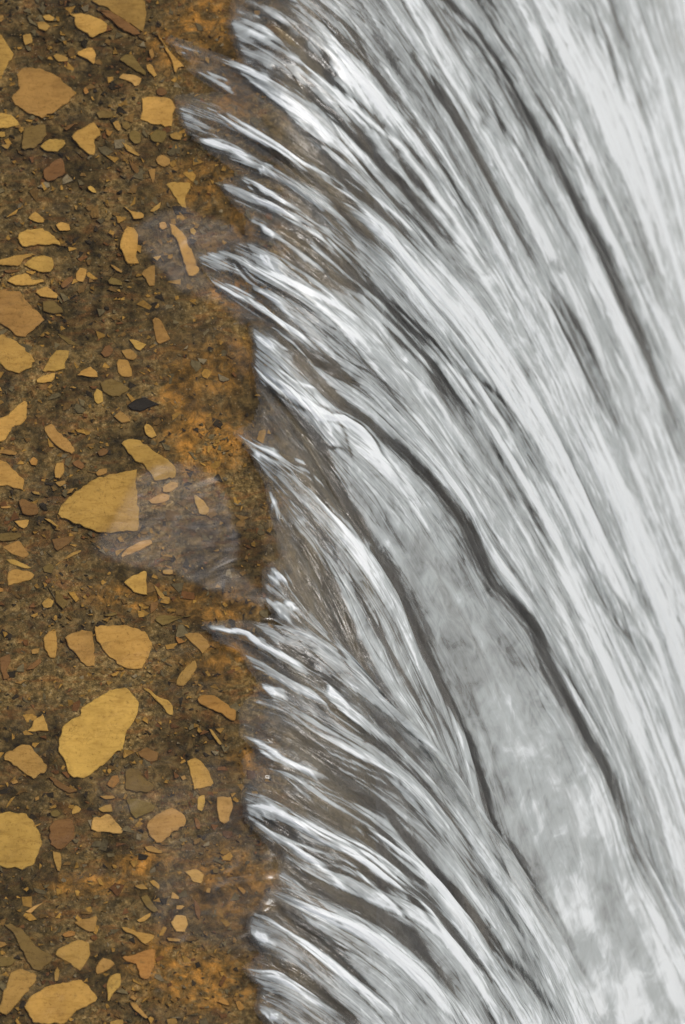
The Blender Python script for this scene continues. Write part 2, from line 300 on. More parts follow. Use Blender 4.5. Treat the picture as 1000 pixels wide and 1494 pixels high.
def grid_mesh(name, P, keep=None, smooth=True, attrs=None, uv=None):
    """P: (ni, nj, 3) points -> one mesh object"""
    ni, nj, _ = P.shape
    idx = np.arange(ni * nj).reshape(ni, nj)
    F = np.stack([idx[:-1, :-1], idx[1:, :-1], idx[1:, 1:], idx[:-1, 1:]], -1).reshape(-1, 4)
    if keep is not None:
        k = keep.reshape(-1); F = F[k[F].any(1)]
        used = np.zeros(ni * nj, bool); used[F.reshape(-1)] = True
    else:
        used = np.ones(ni * nj, bool)
    remap = np.cumsum(used) - 1
    V = P.reshape(-1, 3)[used]; F = remap[F]
    me = bpy.data.meshes.new(name)
    me.vertices.add(len(V)); me.vertices.foreach_set("co", V.astype(np.float32).reshape(-1))
    me.loops.add(F.size); me.loops.foreach_set("vertex_index", F.reshape(-1).astype(np.int32))
    me.polygons.add(len(F))
    me.polygons.foreach_set("loop_start", np.arange(0, F.size, 4, dtype=np.int32))
    me.update(calc_edges=True)
    me.polygons.foreach_set("use_smooth", np.full(len(F), smooth))
    for k, a in (attrs or {}).items():
        at = me.attributes.new(k, 'FLOAT', 'POINT'); at.data.foreach_set("value", a.reshape(-1)[used].astype(np.float32))
    if uv is not None:
        at = me.attributes.new("flow", 'FLOAT_VECTOR', 'POINT')
        vv = np.zeros((used.sum(), 3), np.float32); vv[:, :2] = uv.reshape(-1, 2)[used]
        at.data.foreach_set("vector", vv.reshape(-1))
    o = bpy.data.objects.new(name, me); COL.objects.link(o)
    return o

# ---------------------------------------------------------------- materials
class NT:
    def __init__(self, name):
        self.m = bpy.data.materials.new(name); self.m.use_nodes = True
        self.t = self.m.node_tree; self.t.nodes.clear()
        self.out = self.n('ShaderNodeOutputMaterial')
    def n(self, kind, **kw):
        nd = self.t.nodes.new(kind)
        for k, v in kw.items():
            if k in nd.inputs.keys(): nd.inputs[k].default_value = v
            else: setattr(nd, k, v)
        return nd
    def l(self, a, b): self.t.links.new(a, b)
    def attr(self, name, vec=False):
        a = self.n('ShaderNodeAttribute', attribute_name=name)
        return a.outputs['Vector' if vec else 'Fac']
    def math(self, op, a, b=None, clamp=False):
        m = self.n('ShaderNodeMath', operation=op, use_clamp=clamp)
        for i, v in enumerate((a, b)):
            if v is None: continue
            if isinstance(v, (int, float)): m.inputs[i].default_value = v
            else: self.l(v, m.inputs[i])
        return m.outputs[0]
    def scale(self, vec, s):
        m = self.n('ShaderNodeVectorMath', operation='MULTIPLY'); self.l(vec, m.inputs[0]); m.inputs[1].default_value = s
        return m.outputs[0]
    def noise(self, vec, scale, detail=3, rough=.55, dist=0):
        nd = self.n('ShaderNodeTexNoise', Scale=scale, Detail=detail, Roughness=rough, Distortion=dist)
        if vec is not None: self.l(vec, nd.inputs['Vector'])
        return nd.outputs['Fac']
    def ramp(self, fac, stops, interp='LINEAR'):
        r = self.n('ShaderNodeValToRGB'); r.color_ramp.interpolation = interp
        e = r.color_ramp.elements
        while len(e) > 1: e.remove(e[0])
        for i, (p, c) in enumerate(stops):
            x = e[0] if i == 0 else e.new(p)
            x.position = p; x.color = (*c, 1) if len(c) == 3 else c
        self.l(fac, r.inputs['Fac']); return r.outputs['Color']
    def mix(self, fac, a, b, blend='MIX'):
        m = self.n('ShaderNodeMix', data_type='RGBA', blend_type=blend)
        for v, k in ((fac, 0), (a, 6), (b, 7)):
            if isinstance(v, (int, float)): m.inputs[k].default_value = v
            elif isinstance(v, tuple): m.inputs[k].default_value = (*v, 1)
            else: self.l(v, m.inputs[k])
        return m.outputs[2]
    def bump(self, h, strength, dist):
        b = self.n('ShaderNodeBump', Strength=strength, Distance=dist); self.l(h, b.inputs['Height'])
        return b.outputs['Normal']

def mat_bed():
    k = NT("bed_rock")
    pos = k.n('ShaderNodeTexCoord').outputs['Object']
    n1 = k.noise(pos, 9, 5, .65, .6)
    n2 = k.noise(pos, 55, 5, .7, .4)
    n3 = k.noise(pos, 130, 3, .8)
    n5 = k.noise(k.scale(pos, (1, 2.2, 1)), 22, 4, .65, 1.2)
    big = k.noise(pos, 9, 4, .62, .7)
    c = k.ramp(n2, [(.32, (.008, .007, .004)), (.43, (.036, .029, .014)), (.53, (.088, .068, .032)), (.63, (.175, .13, .062)), (.76, (.29, .225, .12))])
    olive = k.ramp(n3, [(.33, (.010, .010, .006)), (.47, (.054, .047, .026)), (.58, (.13, .112, .07)), (.72, (.3, .27, .19))])
    c = k.mix(k.math('MULTIPLY', k.ramp(n1, [(.4, (0, 0, 0)), (.62, (1, 1, 1))]), .75), c, olive)
    brown = k.ramp(n3, [(.3, (.05, .026, .011)), (.6, (.13, .065, .024)), (.85, (.24, .13, .05))])
    c = k.mix(k.math('MULTIPLY', k.ramp(n5, [(.5, (0, 0, 0)), (.66, (1, 1, 1))]), .6), c, brown)
    # rust stains close to the lip
    rust = k.ramp(n2, [(.3, (.035, .024, .01)), (.45, (.11, .07, .022)), (.6, (.25, .145, .042)), (.75, (.36, .22, .08))])
    rf = k.math('MULTIPLY', k.math('MULTIPLY', k.attr('rust'), 1.0), k.ramp(k.noise(pos, 38, 4, .7, .8), [(.38, (0, 0, 0)), (.54, (1, 1, 1))]))
    c = k.mix(rf, c, rust)
    c = k.mix(1.0, c, k.ramp(big, [(.36, (.55, .56, .5)), (.5, (1.15, 1.1, .98)), (.63, (1.95, 1.75, 1.35))]), 'MULTIPLY')
    # wet face below the lip
    face = k.ramp(n2, [(.2, (.10, .093, .078)), (.5, (.18, .168, .145)), (.8, (.27, .26, .23))])
    c = k.mix(k.attr('face'), c, face)
    v = k.n('ShaderNodeTexVoronoi', Scale=170.0, feature='F1'); k.l(pos, v.inputs['Vector'])
    speck = k.ramp(v.outputs['Distance'], [(.1, (1, 1, 1)), (.26, (0, 0, 0))])
    pick = k.ramp(v.outputs['Color'], [(.66, (0, 0, 0)), (.72, (1, 1, 1))], 'CONSTANT')
    spc = k.ramp(n1, [(.3, (.2, .12, .05)), (.5, (.26, .23, .17)), (.7, (.13, .12, .1))])
    c = k.mix(k.math('MULTIPLY', k.math('MULTIPLY', speck, pick), k.math('SUBTRACT', .75, k.attr('face'))), c, spc)
    p = k.n('ShaderNodeBsdfPrincipled', Roughness=.75); p.inputs['Specular IOR Level'].default_value = .15
    k.l(c, p.inputs['Base Color'])
    k.l(k.bump(k.math('ADD', n2, k.math('MULTIPLY', n3, .6)), .8, .006), p.inputs['Normal'])
    k.l(p.outputs[0], k.out.inputs[0]); return k.m

TONE = dict(g=(.42, .287, .088), d=(.32, .212, .072), b=(.17, .098, .04), o=(.165, .125, .045), p=(.42, .287, .11), r=(.31, .18, .055), k=(.02, .02, .022))
def mat_stone(name, col):
    k = NT(name)
    pos = k.n('ShaderNodeTexCoord').outputs['Object']
    inf = k.n('ShaderNodeObjectInfo').outputs['Random']
    ofs = k.n('ShaderNodeVectorMath', operation='ADD'); k.l(pos, ofs.inputs[0]); k.l(k.math('MULTIPLY', inf, 37.0), ofs.inputs[1])
    pos = ofs.outputs[0]
    n1 = k.noise(pos, 22, 4, .6, .5); n2 = k.noise(pos, 240, 3, .7)
    n3 = k.noise(k.scale(pos, (1, 3.2, 1)), 40, 4, .6, .8)
    hsv = k.n('ShaderNodeHueSaturation'); hsv.inputs['Color'].default_value = (*col, 1)
    k.l(k.math('ADD', .87, k.math('MULTIPLY', inf, .26)), hsv.inputs['Value'])
    r2 = k.math('FRACT', k.math('MULTIPLY', inf, 7.31))
    k.l(k.math('ADD', .492, k.math('MULTIPLY', r2, .014)), hsv.inputs['Hue'])
    c = hsv.outputs[0]
    c = k.mix(1.0, c, k.ramp(n1, [(.25, (.72, .7, .66)), (.55, (1, 1, 1)), (.8, (1.1, 1.1, 1.1))]), 'MULTIPLY')
    c = k.mix(.85, c, k.ramp(n3, [(.3, (.72, .68, .6)), (.5, (1, 1, 1)), (.75, (1.08, 1.08, 1.1))]), 'MULTIPLY')
    c = k.mix(1.0, c, k.ramp(n2, [(.28, (.6, .56, .5)), (.42, (.97, .97, .97)), (.7, (1.06, 1.06, 1.06))]), 'MULTIPLY')
    # fine dark cracks and grains
    v = k.n('ShaderNodeTexNoise', Scale=16.0, Detail=5.0, Roughness=.6, Distortion=1.2); k.l(pos, v.inputs['Vector'])
    crack = k.ramp(k.math('ABSOLUTE', k.math('SUBTRACT', v.outputs['Fac'], .5)), [(0, (1, 1, 1)), (.006, (0, 0, 0))])
    crack = k.math('MULTIPLY', crack, k.ramp(n1, [(.5, (0, 0, 0)), (.62, (1, 1, 1))]))
    c = k.mix(k.math('MULTIPLY', crack, .5), c, (.06, .035, .012))
    silt = k.ramp(k.noise(pos, 26, 5, .75, .6), [(.6, (0, 0, 0)), (.7, (1, 1, 1))])
    c = k.mix(k.math('MULTIPLY', silt, .5), c, (.10, .075, .035))
    p = k.n('ShaderNodeBsdfPrincipled', Roughness=.7); p.inputs['Specular IOR Level'].default_value = .15
    k.l(c, p.inputs['Base Color']); k.l(k.bump(n2, .35, .002), p.inputs['Normal'])
    k.l(p.outputs[0], k.out.inputs[0]); return k.m

def mat_gravel():
    k = NT("gravel")
    a = k.n('ShaderNodeAttribute', attribute_name='tone')
    pos = k.n('ShaderNodeTexCoord').outputs['Object']
    c = k.mix(.8, a.outputs['Color'], k.ramp(k.noise(pos, 200, 3, .7), [(.3, (.5, .48, .45)), (.6, (1.1, 1.1, 1.1))]), 'MULTIPLY')
    p = k.n('ShaderNodeBsdfPrincipled', Roughness=.75); p.inputs['Specular IOR Level'].default_value = .15
    k.l(c, p.inputs['Base Color']); k.l(p.outputs[0], k.out.inputs[0]); return k.m

def clear_water(k, tint, rough, normal=None):
    tr = k.n('ShaderNodeBsdfTransparent'); tr.inputs[0].default_value = (*tint, 1)
    gl = k.n('ShaderNodeBsdfGlossy'); gl.inputs['Color'].default_value = (1, 1, 1, 1)
    if isinstance(rough, float): gl.inputs['Roughness'].default_value = rough
    else: k.l(rough, gl.inputs['Roughness'])
    fr = k.n('ShaderNodeFresnel', IOR=1.33)
    if normal is not None: k.l(normal, gl.inputs['Normal']); k.l(normal, fr.inputs['Normal'])
    mx = k.n('ShaderNodeMixShader'); k.l(fr.outputs[0], mx.inputs[0]); k.l(tr.outputs[0], mx.inputs[1]); k.l(gl.outputs[0], mx.inputs[2])
    return mx.outputs[0]

def mat_film():
    k = NT("clear_shallow_water")
    pos = k.n('ShaderNodeTexCoord').outputs['Object']
    rp = k.attr('sheen_mask')
    rough = k.math('ADD', .03, k.math('MULTIPLY', rp, .36))
    n = k.bump(k.noise(k.scale(pos, (1, 2, 1)), 14, 2, .5, .6), .25, .02)
    tr = k.n('ShaderNodeBsdfTransparent'); tr.inputs[0].default_value = (.97, .925, .82, 1)
    gl = k.n('ShaderNodeBsdfGlossy'); k.l(rough, gl.inputs['Roughness']); k.l(n, gl.inputs['Normal'])
    fr = k.n('ShaderNodeFresnel', IOR=1.33); k.l(n, fr.inputs['Normal'])
    fac = k.math('MULTIPLY', fr.outputs[0], k.math('ADD', .8, k.math('MULTIPLY', rp, SHEEN_GAIN)))
    mx = k.n('ShaderNodeMixShader'); k.l(fac, mx.inputs[0]); k.l(tr.outputs[0], mx.inputs[1]); k.l(gl.outputs[0], mx.inputs[2])
    k.l(mx.outputs[0], k.out.inputs[0]); return k.m
SHEEN_GAIN = 3.2  # extra reflection put into the masked sheen patches

def mat_fall():
    k = NT("aerated_falling_water")
    fl = k.attr('flow', True); f = k.attr('foam'); calm = k.math('SUBTRACT', 1.0, k.math('MULTIPLY', k.attr('calm'), .75))
    a = k.noise(k.scale(fl, (.30, .010, 1)), 1, 3, .6, .35)
    b = k.noise(k.scale(fl, (.09, .012, 1)), 1, 4, .6, .8)
    c = k.noise(k.scale(fl, (.062, .03, 1)), 1, 4, .6, 1.1)
    t = k.math('ADD', k.math('MULTIPLY', k.math('SUBTRACT', a, .5), .14), k.math('MULTIPLY', k.math('SUBTRACT', b, .5), .2))
    t = k.math('MULTIPLY', t, calm)
    t = k.math('ADD', t, k.math('MULTIPLY', k.math('SUBTRACT', c, .5), .75))
    def fil(sx, sy, off, p):
        o_ = k.n('ShaderNodeVectorMath', operation='ADD'); k.l(k.scale(fl, (sx, sy, 1)), o_.inputs[0]); o_.inputs[1].default_value = (off, off, off)
        q = k.noise(o_.outputs[0], 1, 2, .5, .25)
        return k.math('POWER', k.math('SUBTRACT', 1.0, k.math('MULTIPLY', k.math('ABSOLUTE', k.math('SUBTRACT', q, .5)), 2.0), True), p)
    thin = k.math('SUBTRACT', k.math('MULTIPLY', fil(.085, .0045, 3.7, 40), .30), k.math('MULTIPLY', fil(.07, .004, 9.1, 34), .34))
    thin = k.math('ADD', thin, k.math('MULTIPLY', fil(.17, .007, 17.3, 26), .12))
    thin = k.math('MULTIPLY', thin, calm)
    t = k.math('ADD', t, thin)
    w = k.math('MULTIPLY', t, k.ramp(f, [(.02, (0, 0, 0)), (.3, (1, 1, 1)), (.85, (.9, .9, .9)), (1, (.5, .5, .5))]))
    ff = k.math('ADD', f, w, True)
    h = k.math('ADD', k.math('MULTIPLY', thin, .5), k.math('MULTIPLY', b, .7))
    h = k.math('ADD', h, k.math('ADD', k.math('MULTIPLY', a, .35), k.math('MULTIPLY', c, .5)))
    nrm = k.bump(h, .4, .009)
    white = k.n('ShaderNodeBsdfPrincipled', Roughness=.32)
    white.inputs['Specular IOR Level'].default_value = .5
    k.l(k.ramp(ff, [(0, (.285, .308, .31)), (.45, (.318, .354, .358)), (.75, (.385, .432, .442)), (1, (.65, .705, .73))]), white.inputs['Base Color'])
    k.l(nrm, white.inputs['Normal'])
    clear = clear_water(k, (.95, .95, .94), .12, nrm)
    mx = k.n('ShaderNodeMixShader')
    k.l(k.ramp(ff, [(.05, (.06, .06, .06)), (.22, (.2, .2, .2)), (.42, (.62, .62, .62)), (.65, (.86, .86, .86)), (1, (1, 1, 1))]), mx.inputs[0])
    k.l(clear, mx.inputs[1]); k.l(white.outputs[0], mx.inputs[2])
    k.l(mx.outputs[0], k.out.inputs[0]); return k.m

def mat_pool():
    k = NT("foaming_pool")
    pos = k.n('ShaderNodeTexCoord').outputs['Object']
    n = k.noise(pos, 5, 5, .65, .8)
    p = k.n('ShaderNodeBsdfPrincipled', Roughness=.25)
    k.l(k.ramp(n, [(.35, (.12, .14, .13)), (.55, (.6, .63, .62)), (.75, (.85, .87, .87))]), p.inputs['Base Color'])
    k.l(k.bump(n, .6, .05), p.inputs['Normal']); k.l(p.outputs[0], k.out.inputs[0]); return k.m

# ---------------------------------------------------------------- light: bright overcast
world = bpy.data.worlds.new("World"); scene.world = world; world.use_nodes = True
wt = world.node_tree; wt.nodes.clear()
SUN_EL, SUN_AZ = math.radians(65), math.radians(78)      # azimuth from the far side, on the downstream side
sky = wt.nodes.new('ShaderNodeTexSky'); sky.sky_type = 'NISHITA'; sky.sun_disc = False
sky.sun_elevation = SUN_EL; sky.sun_rotation = SUN_AZ; sky.dust_density = 8; sky.air_density = .7; sky.ozone_density = .3
bg = wt.nodes.new('ShaderNodeBackground'); bg.inputs['Strength'].default_value = .07
wo = wt.nodes.new('ShaderNodeOutputWorld')
wt.links.new(sky.outputs[0], bg.inputs[0]); wt.links.new(bg.outputs[0], wo.inputs[0])
sl = bpy.data.lights.new("sun", 'SUN'); sl.energy = 1.15; sl.angle = math.radians(16); sl.color = (1, .985, .96)
so = bpy.data.objects.new("sun", sl); COL.objects.link(so)
dirv = Vector((math.sin(SUN_AZ) * math.cos(SUN_EL), math.cos(SUN_AZ) * math.cos(SUN_EL), math.sin(SUN_EL)))
so.rotation_euler = dirv.to_track_quat('Z', 'Y').to_euler()
vs = scene.view_settings
vs.view_transform = 'Standard'; vs.look = 'None'; vs.gamma = 1; vs.use_curve_mapping = False; vs.exposure = EXPOSURE

# ---------------------------------------------------------------- stream bed and the weir face under the fall
CREST = 372.0
def bed_z(X, Y=None):
    wob = 0 if Y is None else .03 * (fbm(Y * 9 + 40, Y * 0 + 3.3, 55, 3) - .5)
    d = np.maximum(0, X - (CREST - 500) / 1000 - .012 - wob)
    return -3.7 * d * d - .12 * d * d / (d * d + .03)

def bed_relief(u, w):
    return .0035 * (fbm(u / 30, w / 24, 40, 4) - .5) + .006 * (fbm(u / 120, w / 90, 50, 3) - .5)

FARX = np.array([-9, -6, -4, -2.8, -2, -1.5, -1.2, -1, -.85, -.75, -.68]); FARY = np.array([.1, .25, .45, .7, 1, 1.5, 2.2, 3.2, 5, 8])
xs = np.concatenate([FARX, np.arange(-.62, -.05, .0026), np.arange(-.05, .9, .012)])
ys = np.concatenate([-1.25 - FARY[::-1], np.arange(-1.25, 1.75, .0034), 1.75 + FARY])
X, Y = np.meshgrid(xs, ys, indexing='ij')
Zb = bed_z(X, Y)
P = np.stack([X, Y, Zb], -1)
U, W = project(P.reshape(-1, 3)); U = U.reshape(X.shape); W = W.reshape(X.shape)
P[..., 2] += bed_relief(X * 1000, Y * 1000) * np.where(X > -.1, 2.5, 1)
RUST = [((300, 640), 75, 60), ((330, 535), 60, 45), ((265, 560), 35, 60), ((290, 270), 60, 40), ((300, 40), 60, 60), ((240, 70), 40, 30), ((330, 1290), 70, 60),
        ((300, 1430), 90, 50), ((225, 1400), 50, 40), ((370, 1110), 50, 20), ((320, 960), 60, 40), ((310, 880), 80, 30), ((130, 1290), 80, 20), ((200, 1260), 50, 20), ((340, 130), 30, 60), ((200, 870), 80, 25), ((345, 430), 50, 30), ((350,330),25,40)]
rust = np.zeros(X.shape)
for (a, b), rx, ry in RUST:
    rust = np.maximum(rust, sstep(1.35, .35, np.hypot((U - a) / rx, (W - b) / ry)))
bed = grid_mesh("stream_bed", P, attrs=dict(rust=rust, face=sstep(-.12, -.04, X)))
bed.data.materials.append(mat_bed()); bed["kind"] = "structure"

# ---------------------------------------------------------------- stones, each its own thing
MATS = {t: mat_stone("stone_" + n, TONE[t]) for t, n in dict(g="tan", d="dull_tan", b="brown", o="olive", p="pale", r="rust", k="black").items()}
ALLPOLY = []
for tile, tone, label, poly in STONES:
    tx, ty = TILE[tile]
    p = np.array([(tx + a / 4, ty + b / 4) for a, b in poly])
    ALLPOLY.append(p)
    # orientation: counter-clockwise seen from above (photo y points down)
    area = .5 * np.sum(p[:, 0] * np.roll(p[:, 1], -1) - np.roll(p[:, 0], -1) * p[:, 1])
    if area > 0: p = p[::-1]
    size = math.sqrt(abs(area))
    q = []
    for i in range(len(p)):                                   # broken, slightly uneven outline
        a, b = p[i], p[(i + 1) % len(p)]
        L = np.hypot(*(b - a)); n = max(1, int(L / 4.5))
        nv = np.array([b[1] - a[1], a[0] - b[0]]) / (L + 1e-6)
        for j in range(n):
            t = j / n
            amp = min(1.5, size * .04) * (1 if j else .4)
            q.append(a + (b - a) * t + nv * R.normal(0, amp * .85))
    q = np.array(q)
    q = .76 * q + .12 * np.roll(q, 1, 0) + .12 * np.roll(q, -1, 0)
    n = len(q)
    tang = np.roll(q, -1, 0) - np.roll(q, 1, 0); tang /= (np.hypot(*tang.T)[:, None] + 1e-6)
    inw = np.stack([tang[:, 1], -tang[:, 0]], 1)
    if np.sum((q - q.mean(0)) * inw) > 0: inw = -inw
    ins = min(1.1, size * .05)
    top = R.uniform(.0032, .0048)
    tilt = R.normal(0, .012, 2) if size < 45 else R.normal(0, .005, 2)
    c = q.mean(0)
    def ring(off, z):
        r = q + inw * off
        zz = z + ((r - c) @ tilt) * .001
        return lift(r[:, 0], r[:, 1], zz)
    V = np.vstack([ring(0, -.010), ring(0, top - .0012), ring(ins, top)])
    org = V.mean(0); org[2] = 0
    F = []
    for k in range(2):
        for i in range(n):
            j = (i + 1) % n
            F.append((k * n + i, k * n + j, (k + 1) * n + j, (k + 1) * n + i))
    F.append(tuple(2 * n + i for i in range(n)))
    me = bpy.data.meshes.new("stone"); me.from_pydata([tuple(v - org) for v in V], [], F)
    me.update()
    if sum(f.normal.z * f.area for f in me.polygons) < 0: me.flip_normals()
    me.materials.append(MATS[tone])
    o = bpy.data.objects.new("stone", me); COL.objects.link(o); o.location = org
    o["label"] = label; o["category"] = "stone"; o["group"] = "stones set in the stream bed"

# ---------------------------------------------------------------- gravel: fine angular chips between the stones
gv, gf, gc = [], [], []
N = 8600
gu = np.where(np.arange(N) < 4900, R.uniform(-30, 395, N), R.uniform(-420, 380, N)); gw = np.where(np.arange(N) < 4900, R.uniform(-40, 1530, N), R.uniform(-500, 2000, N)); gs = np.clip(R.lognormal(math.log(4.2), .58, N), 2.0, 14)
ok = np.ones(N, bool)
for p in ALLPOLY:
    lo, hi = p.min(0) - 2, p.max(0) + 2
    m = ok & (gu > lo[0]) & (gu < hi[0]) & (gw > lo[1]) & (gw < hi[1])
    if m.any():
        i = np.where(m)[0]; ok[i[inside(gu[i], gw[i], p)]] = False
PAL = [((.33, .21, .055), .34), ((.17, .11, .04), .26), ((.15, .075, .03), .12), ((.13, .115, .07), .22), ((.03, .026, .02), .14), ((.2, .18, .13), .06)]
pal = np.array([p for p, _ in PAL]); pw = np.array([w for _, w in PAL]); pw = pw / pw.sum()
for i in np.where(ok)[0]:
    if i >= 4900 and -30 < gu[i] and -40 < gw[i] < 1530: continue
    if gu[i] > 330 and R.random() < .5: continue
    m = R.integers(4, 7); ang = np.sort(R.uniform(0, 2 * math.pi, m)); el = R.uniform(.45, 1); ro = R.uniform(-.6, .9)
    r = gs[i] * R.uniform(.7, 1.15, m)
    ex, ey = r * np.cos(ang), r * np.sin(ang) * el
    pu = gu[i] + ex * math.cos(ro) - ey * math.sin(ro); pw_ = gw[i] + ex * math.sin(ro) + ey * math.cos(ro)
    zt = R.uniform(.0012, .003)
    A = lift(pu, pw_, np.full(m, -.006)); B = lift(gu[i] + (pu - gu[i]) * .8, gw[i] + (pw_ - gw[i]) * .8, zt + R.normal(0, .0006, m))
    b0 = len(gv); gv += [tuple(v) for v in A] + [tuple(v) for v in B]
    for k in range(m):
        j = (k + 1) % m; gf.append((b0 + j, b0 + k, b0 + m + k, b0 + m + j))
    gf.append(tuple(b0 + m + k for k in range(m - 1, -1, -1)))
    col = pal[R.choice(len(pal), p=pw)] * R.uniform(.6, 1.1); gc += [(*col, 1)] * (2 * m)
me = bpy.data.meshes.new("gravel"); me.from_pydata(gv, [], gf)
ca = me.color_attributes.new("tone", 'FLOAT_COLOR', 'POINT'); ca.data.foreach_set("color", np.array(gc, np.float32).reshape(-1))
me.materials.append(mat_gravel()); g = bpy.data.objects.new("gravel", me); COL.objects.link(g); g["kind"] = "stuff"

# ---------------------------------------------------------------- clear shallow water over the bed
SHEEN_PATCH = [  # sky reflections painted in as outlined patches of stronger, rougher sheen
 [(205,335),(218,318),(250,306),(270,303),(300,315),(325,325),(345,340),(352,352),(330,362),(298,368),(290,385),(295,402),(330,412),(357,440),(366,462),(350,466),(320,440),(300,432),(262,418),(240,396),(228,380),(210,360)],
 [(143,790),(160,776),(175,748),(190,722),(205,690),(228,676),(262,675),(285,678),(310,698),(330,722),(340,762),(344,790),(342,812),(330,822),(345,838),(368,855),(382,868),(384,882),(362,876),(330,866),(300,855),(270,842),(240,828),(215,824),(180,816),(150,806)],
 [(232,1262),(250,1238),(280,1222),(310,1212),(345,1210),(378,1222),(395,1245),(402,1275),(398,1300),(372,1312),(360,1326),(366,1350),(385,1384),(388,1398),(362,1392),(335,1386),(305,1372),(280,1366),(240,1362),(236,1330),(230,1300)],
 [(140,1150),(160,1138),(200,1142),(240,1152),(270,1140),(310,1120),(345,1138),(362,1172),(350,1200),(300,1195),(265,1210),(230,1225),(200,1215),(180,1190)],
 [(340,490),(352,500),(362,525),(352,540),(335,512),(325,490)],
]
xs = np.concatenate([FARX, np.arange(-.62, .05, .0035)]); ys = np.concatenate([-1.25 - FARY[::-1], np.arange(-1.25, 1.75, .0035), 1.75 + FARY])
X, Y = np.meshgrid(xs, ys, indexing='ij')
P = np.stack([X, Y, np.full(X.shape, .0085)], -1)
U, W = project(P.reshape(-1, 3)); U = U.reshape(X.shape); W = W.reshape(X.shape)
jig = 34 * (fbm(U / 26, W / 20, 60, 4) - .5)
sheen_mask = np.zeros(X.shape); hump = np.zeros(X.shape)
for i, poly in enumerate(SHEEN_PATCH):
    lo, hi = np.min(poly, 0) - 40, np.max(poly, 0) + 40
    m = (U > lo[0]) & (U < hi[0]) & (W > lo[1]) & (W < hi[1])
    d = sdist(U[m], W[m], poly)
    sheen_mask[m] = np.maximum(sheen_mask[m], (.9, .9, .5, .4, .5)[i] * sstep(-2 - (8, 8, 16, 22, 8)[i], 4, d + jig[m] * (.55, .5, 1, 1, .6)[i]))
P[..., 2] = bed_z(X, Y) + .006 + .0006 * (fbm(X * 30, Y * 22, 70, 3) - .5) + .0008 * sheen_mask
sheen_mask = sheen_mask + .12 * sstep(.55, .75, fbm(U / 60, W / 25, 75, 3))
film = grid_mesh("water", P, attrs=dict(sheen_mask=sheen_mask))
film.data.materials.append(mat_film()); film["kind"] = "structure"

# ---------------------------------------------------------------- the fall
exec_fall = True
LIP = [(352,-1200),(340,-30),(343,18),(338,34),(346,60),(352,92),(322,84),(296,72),(246,58),(270,80),(290,96),(276,98),(300,120),(330,140),(290,142),(258,146),(262,165),(272,188),(300,214),(336,240),(352,256),(322,270),(344,300),(366,318),(358,348),(322,364),(290,372),(294,390),(302,408),(340,440),(370,468),(366,482),(372,505),(370,535),(376,560),(384,590),(372,622),(346,634),(368,664),(386,700),(392,730),(402,770),(412,818),(388,830),(384,874),(404,898),(380,906),(340,908),(298,913),(316,932),(350,950),(374,985),(382,1000),(366,1022),(354,1036),(352,1070),(378,1096),(356,1112),(362,1132),(356,1160),(360,1196),(390,1228),(412,1262),(398,1298),(382,1318),(362,1338),(364,1362),(384,1392),(358,1414),(380,1440),(374,1470),(388,1494),(380,1530),(372,1700),(372,2200),(1400,2200),(1400,-1200)]

A = [[(330,-1400),(450,-1330),(620,-1160),(770,-940),(890,-700),(990,-440),(1060,-200),(1120,60),(1170,330),(1200,520)],
     [(330,-1000),(450,-930),(600,-790),(720,-620),(820,-430),(910,-210),(975,-20),(1030,200),(1080,460),(1110,650)],
     [(330,-620),(450,-560),(600,-430),(720,-280),(820,-120),(890,10),(930,120),(975,260),(1030,450),(1090,700)],
     [(330,-365),(420,-310),(520,-215),(610,-100),(690,20),(760,130),(830,270),(920,460),(1000,650),(1060,830)],
     [(335,-160),(420,-110),(520,-30),(600,70),(660,168),(752,332),(830,480),(900,640),(970,830),(1040,1040)],
     [(330,-22),(400,16),(460,60),(524,132),(620,250),(700,370),(780,510),(860,680),(930,850),(1000,1040),(1050,1200)],
     [(235,58),(340,92),(440,152),(540,250),(620,340),(700,440),(790,580),(870,740),(950,930),(1020,1120),(1060,1250)],
     [(245,138),(352,184),(444,248),(540,318),(600,384),(690,490),(790,650),(870,810),(950,990),(1020,1180),(1060,1300)],
     [(290,258),(428,320),(508,384),(580,460),(650,550),(740,690),(820,830),(890,980),(960,1150),(1020,1320),(1050,1420)],
     [(280,360),(368,400),(432,440),(488,480),(560,545),(640,640),(740,790),(830,940),(910,1110),(970,1270),(1030,1440)],
     [(330,440),(432,524),(488,580),(540,616),(584,656),(632,704),(680,768),(720,852),(772,920),(808,980),(848,1056),(888,1132),(928,1250),(960,1314),(1000,1398),(1040,1500)],
     [(335,480),(430,575),(490,640),(560,710),(620,790),(680,890),(740,1000),(800,1120),(850,1250),(890,1370),(930,1500),(950,1570)],
     [(340,520),(410,610),(455,665),(495,730),(540,805),(580,870),(620,950),(660,1030),(695,1120),(720,1200),(760,1300),(800,1400),(840,1500),(865,1570)]]
M = [[(345,520),(412,606),(458,660),(498,725),(543,800),(584,866),(622,945),(662,1025),(698,1115),(722,1200),(750,1300),(780,1400)],
     [(340,628),(400,668),(448,710),(488,755),(528,805),(575,880),(610,960),(645,1040),(680,1130),(710,1220),(740,1320)],
     [(360,660),(415,760),(450,810),(490,880),(530,955),(570,1020),(615,1080),(660,1160),(700,1250),(730,1340)],
     [(370,720),(420,825),(455,885),(500,945),(550,1005),(600,1065),(650,1140),(700,1230),(740,1320)],
     [(370,845),(420,890),(458,925),(512,970),(562,1020),(612,1080),(662,1155),(712,1245),(752,1325)],
     [(360,880),(415,915),(460,950),(515,990),(565,1040),(615,1100),(664,1170),(716,1260),(756,1335)]]
